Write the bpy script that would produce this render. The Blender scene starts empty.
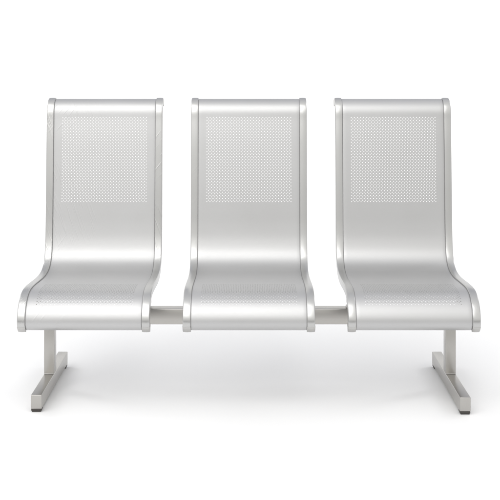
import bpy, math
from mathutils import Vector

S = bpy.context.scene
C = S.collection

# ------------------------------------------------------------------ helpers
def link(name, me, mat=None, parent=None):
    o = bpy.data.objects.new(name, me)
    C.objects.link(o)
    if mat: me.materials.append(mat)
    if parent is not None: o.parent = parent
    return o

def finish(me, angle=35):
    for p in me.polygons: p.use_smooth = True
    me.set_sharp_from_angle(angle=math.radians(angle))
    me.update()

# ------------------------------------------------------------------ materials
def new_mat(name):
    m = bpy.data.materials.new(name)
    m.use_nodes = True
    nt = m.node_tree
    return m, nt, nt.nodes, nt.links, nt.nodes['Principled BSDF']

def metal(name, col, rough, grain=(3, 260, 260), bump=0.02, aniso=0.0, streak=0.0, tint=0.03, left_only=False):
    """satin metal with a fine directional grain, faint tone variation and light handling scratches"""
    m, nt, N, L, b = new_mat(name)
    b.inputs['Metallic'].default_value = 1.0
    b.inputs['Roughness'].default_value = rough
    b.inputs['Anisotropic'].default_value = aniso
    tc = N.new('ShaderNodeTexCoord')
    oi = N.new('ShaderNodeObjectInfo')
    off = N.new('ShaderNodeVectorMath'); off.operation = 'ADD'
    sc = N.new('ShaderNodeVectorMath'); sc.operation = 'SCALE'; sc.inputs[3].default_value = 7.0
    cx = N.new('ShaderNodeCombineXYZ')
    for i in range(3): L.new(oi.outputs['Random'], cx.inputs[i])
    L.new(cx.outputs[0], sc.inputs[0])
    L.new(tc.outputs['Object'], off.inputs[0]); L.new(sc.outputs[0], off.inputs[1])
    mp = N.new('ShaderNodeMapping'); mp.inputs['Scale'].default_value = grain
    L.new(off.outputs[0], mp.inputs['Vector'])
    g = N.new('ShaderNodeTexNoise'); g.inputs['Scale'].default_value = 1.0; g.inputs['Detail'].default_value = 3
    L.new(mp.outputs[0], g.inputs['Vector'])
    big = N.new('ShaderNodeTexNoise'); big.inputs['Scale'].default_value = 5.0; big.inputs['Detail'].default_value = 3
    L.new(off.outputs[0], big.inputs['Vector'])
    # colour variation
    mx = N.new('ShaderNodeMix'); mx.data_type = 'RGBA'
    mx.inputs[6].default_value = (col[0]*(1-tint), col[1]*(1-tint), col[2]*(1-tint*1.2), 1)
    mx.inputs[7].default_value = (min(1, col[0]*(1+tint)), min(1, col[1]*(1+tint)), min(1, col[2]*(1+tint)), 1)
    L.new(big.outputs['Fac'], mx.inputs[0])
    L.new(mx.outputs[2], b.inputs['Base Color'])
    # roughness variation
    mr = N.new('ShaderNodeMapRange')
    mr.inputs[3].default_value = rough*0.85; mr.inputs[4].default_value = rough*1.2
    ad = N.new('ShaderNodeMath'); ad.operation = 'MULTIPLY_ADD'; ad.inputs[1].default_value = 0.5
    L.new(g.outputs['Fac'], ad.inputs[0])
    hf = N.new('ShaderNodeMath'); hf.operation = 'MULTIPLY'; hf.inputs[1].default_value = 0.5
    L.new(big.outputs['Fac'], hf.inputs[0]); L.new(hf.outputs[0], ad.inputs[2])
    L.new(ad.outputs[0], mr.inputs[0]); L.new(mr.outputs[0], b.inputs['Roughness'])
    bp = N.new('ShaderNodeBump'); bp.inputs['Strength'].default_value = bump; bp.inputs['Distance'].default_value = 0.001
    L.new(g.outputs['Fac'], bp.inputs['Height'])
    last = bp
    if streak > 0:
        # thin wrinkles of protective film / diagonal handling marks, only in patches
        prev = last
        for k, (ang, scl, thr, seed) in enumerate(((math.radians(20), (150, 40, 7), 0.57, 0.0), (math.radians(-38), (120, 35, 7), 0.62, 3.7))):
            m1 = N.new('ShaderNodeMapping'); m1.inputs['Rotation'].default_value = (0, ang, 0); m1.inputs['Location'].default_value = (seed, seed, seed)
            L.new(off.outputs[0], m1.inputs['Vector'])
            m2 = N.new('ShaderNodeMapping'); m2.inputs['Scale'].default_value = scl
            L.new(m1.outputs[0], m2.inputs['Vector'])
            n = N.new('ShaderNodeTexNoise'); n.inputs['Scale'].default_value = 1.0; n.inputs['Detail'].default_value = 1
            L.new(m2.outputs[0], n.inputs['Vector'])
            r = N.new('ShaderNodeValToRGB')
            r.color_ramp.elements[0].position = thr; r.color_ramp.elements[0].color = (0, 0, 0, 1)
            r.color_ramp.elements[1].position = thr+0.06; r.color_ramp.elements[1].color = (1, 1, 1, 1)
            L.new(n.outputs['Fac'], r.inputs[0])
            pm = N.new('ShaderNodeTexNoise'); pm.inputs['Scale'].default_value = 3.2 + k; pm.inputs['Detail'].default_value = 1
            L.new(m1.outputs[0], pm.inputs['Vector'])
            pr = N.new('ShaderNodeValToRGB')
            pr.color_ramp.elements[0].position = 0.5; pr.color_ramp.elements[0].color = (0, 0, 0, 1)
            pr.color_ramp.elements[1].position = 0.62; pr.color_ramp.elements[1].color = (1, 1, 1, 1)
            L.new(pm.outputs['Fac'], pr.inputs[0])
            mu = N.new('ShaderNodeMath'); mu.operation = 'MULTIPLY'
            L.new(r.outputs[0], mu.inputs[0]); L.new(pr.outputs[0], mu.inputs[1])
            if left_only:
                sp = N.new('ShaderNodeSeparateXYZ'); L.new(tc.outputs['Object'], sp.inputs[0])
                lr = N.new('ShaderNodeMapRange'); lr.inputs[1].default_value = .02; lr.inputs[2].default_value = -.15; lr.inputs[3].default_value = .12
                L.new(sp.outputs[0], lr.inputs[0])
                m3 = N.new('ShaderNodeMath'); m3.operation = 'MULTIPLY'
                L.new(mu.outputs[0], m3.inputs[0]); L.new(lr.outputs[0], m3.inputs[1]); mu = m3
            b2 = N.new('ShaderNodeBump'); b2.inputs['Strength'].default_value = streak; b2.inputs['Distance'].default_value = 0.001
            L.new(mu.outputs[0], b2.inputs['Height']); L.new(prev.outputs[0], b2.inputs['Normal'])
            prev = b2
        last = prev
    L.new(last.outputs[0], b.inputs['Normal'])
    return m

SH = dict(col=(0.557, 0.557, 0.560), rough=0.47, grain=(60, 300, 300), bump=0.05)
M_shell = metal('silver_lacquered_steel', streak=0.03, **SH)
M_shell_film = metal('silver_steel_under_wrinkled_film', streak=0.26, left_only=True, **SH)
RL = dict(col=(0.54, 0.54, 0.535), rough=0.31, grain=(220, 220, 220), bump=0.03)
M_rail = metal('cast_aluminium', streak=0.06, **RL)
M_rail_film = metal('aluminium_under_wrinkled_film', streak=0.33, **RL)
M_cap = metal('polished_cap', (0.54, 0.535, 0.525), 0.34, grain=(150, 150, 150), bump=0.04)
M_frame = metal('satin_nickel_steel', (0.46, 0.448, 0.43), 0.30, grain=(300, 8, 300), bump=0.06, tint=0.05)
M_beam = metal('satin_steel_beam', (0.47, 0.457, 0.438), 0.30, grain=(4, 300, 300), bump=0.06, tint=0.05)

m, nt, N, L, b = new_mat('black_rubber')
b.inputs['Base Color'].default_value = (0.045, 0.040, 0.036, 1); b.inputs['Roughness'].default_value = 0.55
nz = N.new('ShaderNodeTexNoise'); nz.inputs['Scale'].default_value = 180
bp = N.new('ShaderNodeBump'); bp.inputs['Strength'].default_value = 0.15; bp.inputs['Distance'].default_value = 0.001
L.new(nz.outputs['Fac'], bp.inputs['Height']); L.new(bp.outputs[0], b.inputs['Normal'])
M_rubber = m

def paper(name, v):
    m, nt, N, L, b = new_mat(name)
    nz = N.new('ShaderNodeTexNoise'); nz.inputs['Scale'].default_value = 0.8; nz.inputs['Detail'].default_value = 4
    mx = N.new('ShaderNodeMix'); mx.data_type = 'RGBA'
    mx.inputs[6].default_value = (v-.008, v-.008, v-.008, 1); mx.inputs[7].default_value = (v+.008, v+.008, v+.008, 1)
    L.new(nz.outputs['Fac'], mx.inputs[0]); L.new(mx.outputs[2], b.inputs['Base Color'])
    b.inputs['Roughness'].default_value = 0.6
    b.inputs['Specular IOR Level'].default_value = 0.25
    return m
M_floor = paper('white_studio_floor', 0.915)
M_back = paper('white_paper_backdrop', 0.80)

# ------------------------------------------------------------------ side profile of a seat (d = distance from camera plane, h = height)
Y0 = 4.28
ctrl = []
cc, rr = (4.650, 1.048), 0.058
for a in range(53, 171, 13):
    ctrl.append((cc[0]+rr*math.cos(math.radians(a)), cc[1]+rr*math.sin(math.radians(a))))
ctrl += [(4.5915, 1.030), (4.586, .95), (4.580, .85), (4.574, .75), (4.568, .65), (4.563, .58), (4.556, .52), (4.543, .472), (4.517, .440), (4.475, .421), (4.42, .4135),
         (4.36, .4125), (4.28, .4165), (4.20, .4210), (4.13, .4225), (4.088, .4190), (4.055, .4085), (4.028, .390), (4.0085, .366),
         (3.998, .340), (3.997, .318), (4.004, .300), (4.022, .2865)]

def catmull(P, step=0.002):
    out = []
    n = len(P)
    for i in range(n-1):
        p0 = P[i-1] if i > 0 else (2*P[0][0]-P[1][0], 2*P[0][1]-P[1][1])
        p1, p2 = P[i], P[i+1]
        p3 = P[i+2] if i+2 < n else (2*P[-1][0]-P[-2][0], 2*P[-1][1]-P[-2][1])
        d = [math.sqrt(math.dist(a, b)) for a, b in ((p0, p1), (p1, p2), (p2, p3))]
        t0 = 0; t1 = d[0]; t2 = t1+d[1]; t3 = t2+d[2]
        k = max(2, int(math.dist(p1, p2)/step))
        for q in range(k):
            t = t1+(t2-t1)*q/k
            def lp(a, b, ta, tb): return tuple(((tb-t)*a[c]+(t-ta)*b[c])/(tb-ta) for c in (0, 1))
            A1 = lp(p0, p1, t0, t1); A2 = lp(p1, p2, t1, t2); A3 = lp(p2, p3, t2, t3)
            B1 = lp(A1, A2, t0, t2); B2 = lp(A2, A3, t1, t3)
            out.append(lp(B1, B2, t1, t2))
    out.append(P[-1])
    return out

poly = catmull(ctrl)
# smooth a little so reflections flow
for _ in range(60):
    q = poly[:]
    for i in range(1, len(poly)-1):
        q[i] = tuple((poly[i-1][c]+2*poly[i][c]+poly[i+1][c])/4 for c in (0, 1))
    poly = q
cum = [0.0]
for a, b_ in zip(poly, poly[1:]): cum.append(cum[-1]+math.dist(a, b_))
LEN = cum[-1]
import bisect
def raw(s):
    s = max(0, min(LEN, s))
    i = min(max(bisect.bisect_right(cum, s)-1, 0), len(poly)-2)
    t = (s-cum[i])/(cum[i+1]-cum[i])
    return (poly[i][0]*(1-t)+poly[i+1][0]*t, poly[i][1]*(1-t)+poly[i+1][1]*t)
def frame(s):
    p = raw(s)
    a, b_ = raw(s-0.006), raw(s+0.006)
    tx, tz = b_[0]-a[0], b_[1]-a[1]
    l = math.hypot(tx, tz); tx /= l; tz /= l
    # path runs from the rear curl over the top, down the front: outer side normal
    return p, (tz, -tx)
def at(x, s, n):
    p, nn = frame(s)
    return (x, p[0]-Y0+nn[0]*n, p[1]+nn[1]*n)
def s_where(fn):
    for i, p in enumerate(poly):
        if fn(p, cum[i]): return cum[i]
# normal must point toward camera on the back rest
_, nchk = frame(s_where(lambda p, s: s > 0.15 and p[1] < .8))
SG = 1.0 if nchk[0] < 0 else -1.0
_f = frame
def frame(s):
    p, n = _f(s)
    return p, (n[0]*SG, n[1]*SG)

# ------------------------------------------------------------------ perforated shell
HW = 0.2395; RW = 0.0285
def shell_mesh():
    u = 0.00643
    nx = 56
    half = nx*u/2
    s_start = 0.006
    s_end = LEN-0.006
    sb0 = s_where(lambda p, s: s > .05 and p[1] < 1.036 and p[0] < 4.6)
    ns = 32
    ss0 = s_where(lambda p, s: s > .5 and p[0] < 4.1 and p[1] < .381)-ns*u
    nb = 56
    verts, faces, key = [], [], {}
    def V(x, s, n=0.0):
        k = (round(x, 5), round(s, 5), round(n, 5))
        if k not in key:
            key[k] = len(verts); verts.append((x, s, n))
        return key[k]
    r = 0.0020
    c45 = r*math.sqrt(.5)
    def margins(s0, s1):
        prof = [(half, 0), (half+(HW-RW-.0035-half)*.5, 0), (HW-RW-.0032, 0), (HW-RW-.0018, -.0004), (HW-RW-.0008, -.0018), (HW-RW+.004, -.0021)]
        for sg in (1, -1):
            for (x0, n0), (x1, n1) in zip(prof, prof[1:]):
                f = [V(sg*x0, s0, n0), V(sg*x1, s0, n1), V(sg*x1, s1, n1), V(sg*x0, s1, n0)]
                faces.append(f if sg > 0 else f[::-1])
    def plain(s0, s1):
        k = max(1, round((s1-s0)/0.006))
        for i in range(k):
            a = s0+(s1-s0)*i/k; b_ = s0+(s1-s0)*(i+1)/k
            margins(a, b_)
            for j in range(nx):
                x0 = -half+j*u; x1 = x0+u
                faces.append([V(x0, a), V(x1, a), V(x1, b_), V(x0, b_)])
    def perf(s0, n):
        for i in range(n):
            a = s0+i*u; margins(a, a+u)
            for j in range(nx):
                def hole(jj, ii): return (jj+ii) % 2 == 0 and 0 < jj < nx and 0 < ii < n
                # diagonal with the holes
                if (j+i) % 2 == 0: A, B, Cc, D = (j, i), (j+1, i), (j+1, i+1), (j, i+1)
                else:              A, B, Cc, D = (j+1, i), (j+1, i+1), (j, i+1), (j, i)
                def P(c): return (-half+c[0]*u, s0+c[1]*u)
                def toward(c, t):
                    p, q = P(c), P(t); l = math.dist(p, q)
                    return (p[0]+(q[0]-p[0])*r/l, p[1]+(q[1]-p[1])*r/l)
                def diag(c, t):
                    p, q = P(c), P(t); l = math.dist(p, q)
                    return (p[0]+(q[0]-p[0])*r/l, p[1]+(q[1]-p[1])*r/l)
                hA, hC = hole(*A), hole(*Cc)
                a1 = diag(A, Cc) if hA else P(A)
                c1 = diag(Cc, A) if hC else P(Cc)
                p1 = [a1]+([toward(A, B)] if hA else [])+[P(B)]+([toward(Cc, B)] if hC else [])+[c1]
                p2 = [a1, c1]+([toward(Cc, D)] if hC else [])+[P(D)]+([toward(A, D)] if hA else [])
                for pp in (p1, p2):
                    ids = []
                    for q in pp:
                        v = V(*q)
                        if v not in ids: ids.append(v)
                    if len(ids) > 2: faces.append(ids)
    plain(s_start, sb0); perf(sb0, nb)
    plain(sb0+nb*u, ss0); perf(ss0, ns)
    plain(ss0+ns*u, s_end)
    # outer and inner skins + rims
    T = 0.0016
    top = [at(x, s, n-0.0022) for x, s, n in verts]
    bot = [at(x, s, n-0.0022-T) for x, s, n in verts]
    nV = len(verts)
    cnt = {}
    for f in faces:
        for a, b_ in zip(f, f[1:]+f[:1]):
            cnt[(a, b_)] = cnt.get((a, b_), 0)+1
    allf = [f[:] for f in faces]+[[i+nV for i in f[::-1]] for f in faces]
    for (a, b_) in list(cnt):
        if (b_, a) not in cnt:
            allf.append([b_, a, a+nV, b_+nV])
    me = bpy.data.meshes.new('seat_shell')
    me.from_pydata(top+bot, [], allf)
    me.validate(); 
    import bmesh
    bm = bmesh.new(); bm.from_mesh(me); bmesh.ops.recalc_face_normals(bm, faces=bm.faces[:]); bm.to_mesh(me); bm.free()
    finish(me, 40)
    return me

# ------------------------------------------------------------------ swept rails
def section(grow=0.0, lo=-0.026, hi=0.0020):
    """closed outline in (x, n); x=0 outer edge, x=RW inner edge"""
    x0, x1, n0, n1 = -grow, RW+grow, lo-grow, hi+grow
    ro, ri, rb = 0.0038, 0.0018, 0.003
    pts = []
    def arc(cx, cn, r, a0, a1, k):
        for i in range(k+1):
            a = math.radians(a0+(a1-a0)*i/k); pts.append((cx+r*math.cos(a), cn+r*math.sin(a)))
    arc(x0+ro, n1-ro, ro, 180, 90, 6)
    # slight crown across the face
    for t in (.35, .65): pts.append((x0+ro+(x1-ri-x0-ro)*t, n1+0.0006))
    arc(x1-ri, n1-ri, ri, 90, 0, 4)
    arc(x1-rb, n0+rb, rb, 0, -90, 3)
    arc(x0+rb, n0+rb, rb, -90, -180, 3)
    return pts

def sweep(name, sec, s0, s1, side, step=0.005, round_end=0):
    """side=-1: left rail (outer edge at -HW), side=+1 mirrored"""
    k = max(1, round((s1-s0)/step)); n = len(sec)
    verts, faces = [], []
    cx = sum(p[0] for p in sec)/n; cn = sum(p[1] for p in sec)/n
    stations = [(s0+(s1-s0)*i/k, 1.0) for i in range(k+1)]
    e = 0.0012
    stations = [(s0-e*.0, .93), (s0+e, 1.0)]+stations[1:-1]+[(s1-e, 1.0), (s1, .93)]
    for s, sc in stations:
        for x, h in sec:
            xx = cx+(x-cx)*(1-(1-sc)*.6); hh = cn+(h-cn)*sc
            X = (-HW+xx) if side < 0 else (HW-xx)
            verts.append(at(X, s, hh))
    m_ = len(stations)
    for i in range(m_-1):
        for j in range(n):
            a = i*n+j; b_ = i*n+(j+1) % n
            faces.append([a, b_, b_+n, a+n])
    faces.append(list(range(n))[::-1]); faces.append([(m_-1)*n+j for j in range(n)])
    me = bpy.data.meshes.new(name)
    me.from_pydata(verts, [], faces)
    import bmesh
    bm = bmesh.new(); bm.from_mesh(me); bmesh.ops.recalc_face_normals(bm, faces=bm.faces[:]); bm.to_mesh(me); bm.free()
    finish(me, 40)
    return me

def box_mesh(name, boxes, bev=0.003, seg=3):
    import bmesh
    bm = bmesh.new()
    for (x0, x1, y0, y1, z0, z1) in boxes:
        r = bmesh.ops.create_cube(bm, size=1.0)
        vs = r['verts']
        for v in vs:
            v.co = Vector(((x0+x1)/2+v.co.x*(x1-x0), (y0+y1)/2+v.co.y*(y1-y0), (z0+z1)/2+v.co.z*(z1-z0)))
        es = {e for v in vs for e in v.link_edges}
        bmesh.ops.bevel(bm, geom=list(es), offset=bev, segments=seg, affect='EDGES', profile=0.5)
    me = bpy.data.meshes.new(name); bm.to_mesh(me); bm.free()
    finish(me, 50)
    return me

# ------------------------------------------------------------------ the bench
bench = bpy.data.objects.new('waiting_bench', None); C.objects.link(bench)
bench.empty_display_size = 0.2
bench['label'] = 'three-seat silver perforated metal waiting bench on two T-shaped legs, standing on white floor'
bench['category'] = 'bench'

PITCH = 0.598
BT, BB = 0.316, 0.258           # beam top / bottom height
BD0, BD1 = 4.243-Y0, 4.301-Y0
LX = (-0.768, 0.776)

proto = link('seat', shell_mesh(), M_shell, bench)
for sd in (-1, 1):
    link('side_rail', sweep('side_rail', section(), 0.004, LEN-0.020, sd), M_rail, proto)
    link('end_cap', sweep('end_cap', section(0.0007), LEN-0.030, LEN, sd), M_cap, proto)
    link('end_cap', sweep('end_cap', section(0.0007), 0.0, 0.010, sd), M_cap, proto)
    link('mounting_bracket', box_mesh('mounting_bracket',
         [(sd*.2148-.0025, sd*.2148+.0025, BD0-.001, BD1+.03, BT+.0055, .388),
          (sd*.2148-.008, sd*.2148+.0025, BD0+.004, BD1-.004, BT+.0005, BT+.0053)], 0.001, 1), M_frame, proto)
proto.location.x = -PITCH
for k in (0, 1):
    c = proto.copy(); C.objects.link(c); c.parent = bench
    c.location.x = k*PITCH
    for ch in list(proto.children):
        d = ch.copy(); C.objects.link(d); d.parent = c

# the left seat still carries its wrinkled protective film
for o_, m_ in [(proto, M_shell_film)]+[(ch, M_rail_film) for ch in proto.children if ch.name.startswith('side_rail')]:
    o_.material_slots[0].link = 'OBJECT'; o_.material_slots[0].material = m_
proto['label'] = 'leftmost seat with faint wrinkled film marks'

link('beam', box_mesh('beam', [(LX[0]-.028, LX[1]+.028, BD0, BD1, BB-.001, BT-.001)], 0.002, 3), M_beam, bench)

for i, x in enumerate(LX):
    PT = BB-0.0005
    FB0, FB1 = 0.012, 0.0625
    leg = link('leg', box_mesh('leg', [(x-.020, x+.020, -.021, .025, FB1+.0005, PT)], 0.0025, 3), M_frame, bench)
    front = (4.0, 3.972)[i]-Y0; rear = 4.577-Y0
    link('foot_bar', box_mesh('foot_bar', [(x-.0195, x+.0195, front, rear, FB0, FB1)], 0.0022, 3), M_frame, leg)
    # thin weld seam round the post and a joint where each end plug sits
    link('weld_plate', box_mesh('weld_plate', [(x-.0192, x+.0192, -.024, .028, FB1+.0002, FB1+.0028)], 0.001, 2), M_cap, leg)
    for (a, b_) in ((front, front+.034), (rear-.034, rear)):
        link('foot_pad', box_mesh('foot_pad', [(x-.0185, x+.0185, a+.001, b_-.001, 0.0045, FB0-.0003), (x-.0165, x+.0165, a+.003, b_-.003, 0.0, .0075)], 0.0018, 2), M_rubber, leg)

# ------------------------------------------------------------------ setting: white studio sweep
def sheet(name, rows, mat):
    verts, faces = [], []
    for (y, z) in rows:
        verts += [(-9, y, z), (9, y, z)]
    for i in range(len(rows)-1): faces.append([2*i, 2*i+1, 2*i+3, 2*i+2])
    me = bpy.data.meshes.new(name); me.from_pydata(verts, [], faces)
    for p in me.polygons: p.use_smooth = True
    o = link(name, me, mat); o['kind'] = 'structure'
    return o
sheet('floor', [(-1.27, 0), (2.8, 0)], M_floor)
R = 1.8
rows = [(2.8+R*math.sin(math.radians(a)), R-R*math.cos(math.radians(a))) for a in range(0, 91, 5)]+[(2.8+R, 2.15)]
sheet('backdrop', rows, M_back)

# ------------------------------------------------------------------ light
w = bpy.data.worlds.new('World'); S.world = w; w.use_nodes = True
bg = w.node_tree.nodes['Background']
wn, wl = w.node_tree.nodes, w.node_tree.links
tc = wn.new('ShaderNodeTexCoord'); sx_ = wn.new('ShaderNodeSeparateXYZ'); wl.new(tc.outputs['Generated'], sx_.inputs[0])
mr = wn.new('ShaderNodeMapRange'); mr.inputs[1].default_value = -1; mr.inputs[2].default_value = 1; wl.new(sx_.outputs[2], mr.inputs[0])
cr = wn.new('ShaderNodeValToRGB'); wl.new(mr.outputs[0], cr.inputs[0])
el = cr.color_ramp.elements
def stop(z, v, first=None):
    e = first if first is not None else el.new((z+1)/2)
    e.position = (z+1)/2; e.color = (v*.99, v*.995, v, 1)
stop(-1, .3, el[0]); stop(1, 1.15, el[1]); stop(-.12, .32); stop(-.02, 1.0); stop(.2, 1.0); stop(.4, 1.0)
ty = wn.new('ShaderNodeMapRange'); ty.inputs[1].default_value = -.8; ty.inputs[2].default_value = .8; wl.new(sx_.outputs[1], ty.inputs[0])
tn = wn.new('ShaderNodeMix'); tn.data_type = 'RGBA'; wl.new(ty.outputs[0], tn.inputs[0])
tn.inputs[6].default_value = (1.1, 1.085, 1.055, 1); tn.inputs[7].default_value = (.62, .625, .665, 1)
ml = wn.new('ShaderNodeMix'); ml.data_type = 'RGBA'; ml.blend_type = 'MULTIPLY'; ml.inputs[0].default_value = 1
wl.new(cr.outputs[0], ml.inputs[6]); wl.new(tn.outputs[2], ml.inputs[7]); wl.new(ml.outputs[2], bg.inputs[0]); bg.inputs[1].default_value = 1.0

def area(name, loc, target, sx, sy, power, col=(1, 1, 1)):
    l = bpy.data.lights.new(name, 'AREA'); l.shape = 'RECTANGLE'; l.size = sx; l.size_y = sy; l.energy = power; l.color = col
    o = bpy.data.objects.new(name, l); C.objects.link(o); o.location = loc
    o.rotation_euler = (Vector(target)-Vector(loc)).to_track_quat('-Z', 'Y').to_euler()
    return o
area('softbox_key', (-1.2, -2.6, 3.1), (-.3, .2, .4), 4.4, 3.8, 76, (1.0, .997, .99))
area('added_backdrop_fill', (-3.4, 1.6, 2.6), (-1.0, 4.4, .9), 1.2, 1.2, 40)  # this and the next: unseen lamps added only to brighten the backdrop
area('added_backdrop_fill', (3.4, 1.6, 2.6), (1.0, 4.4, .9), 1.2, 1.2, 40)

# ------------------------------------------------------------------ camera
cam = bpy.data.cameras.new('camera'); co = bpy.data.objects.new('camera', cam); C.objects.link(co)
co.location = (0, -Y0, 1.308); co.rotation_euler = (math.radians(90), 0, 0)
cam.sensor_width = 36; cam.lens = 1108/500*36
cam.shift_y = -0.4; cam.shift_x = 1.1/500
cam.clip_end = 100
S.camera = co
S.view_settings.view_transform = 'Standard'; S.view_settings.look = 'None'
S.view_settings.exposure = 0; S.view_settings.gamma = 1
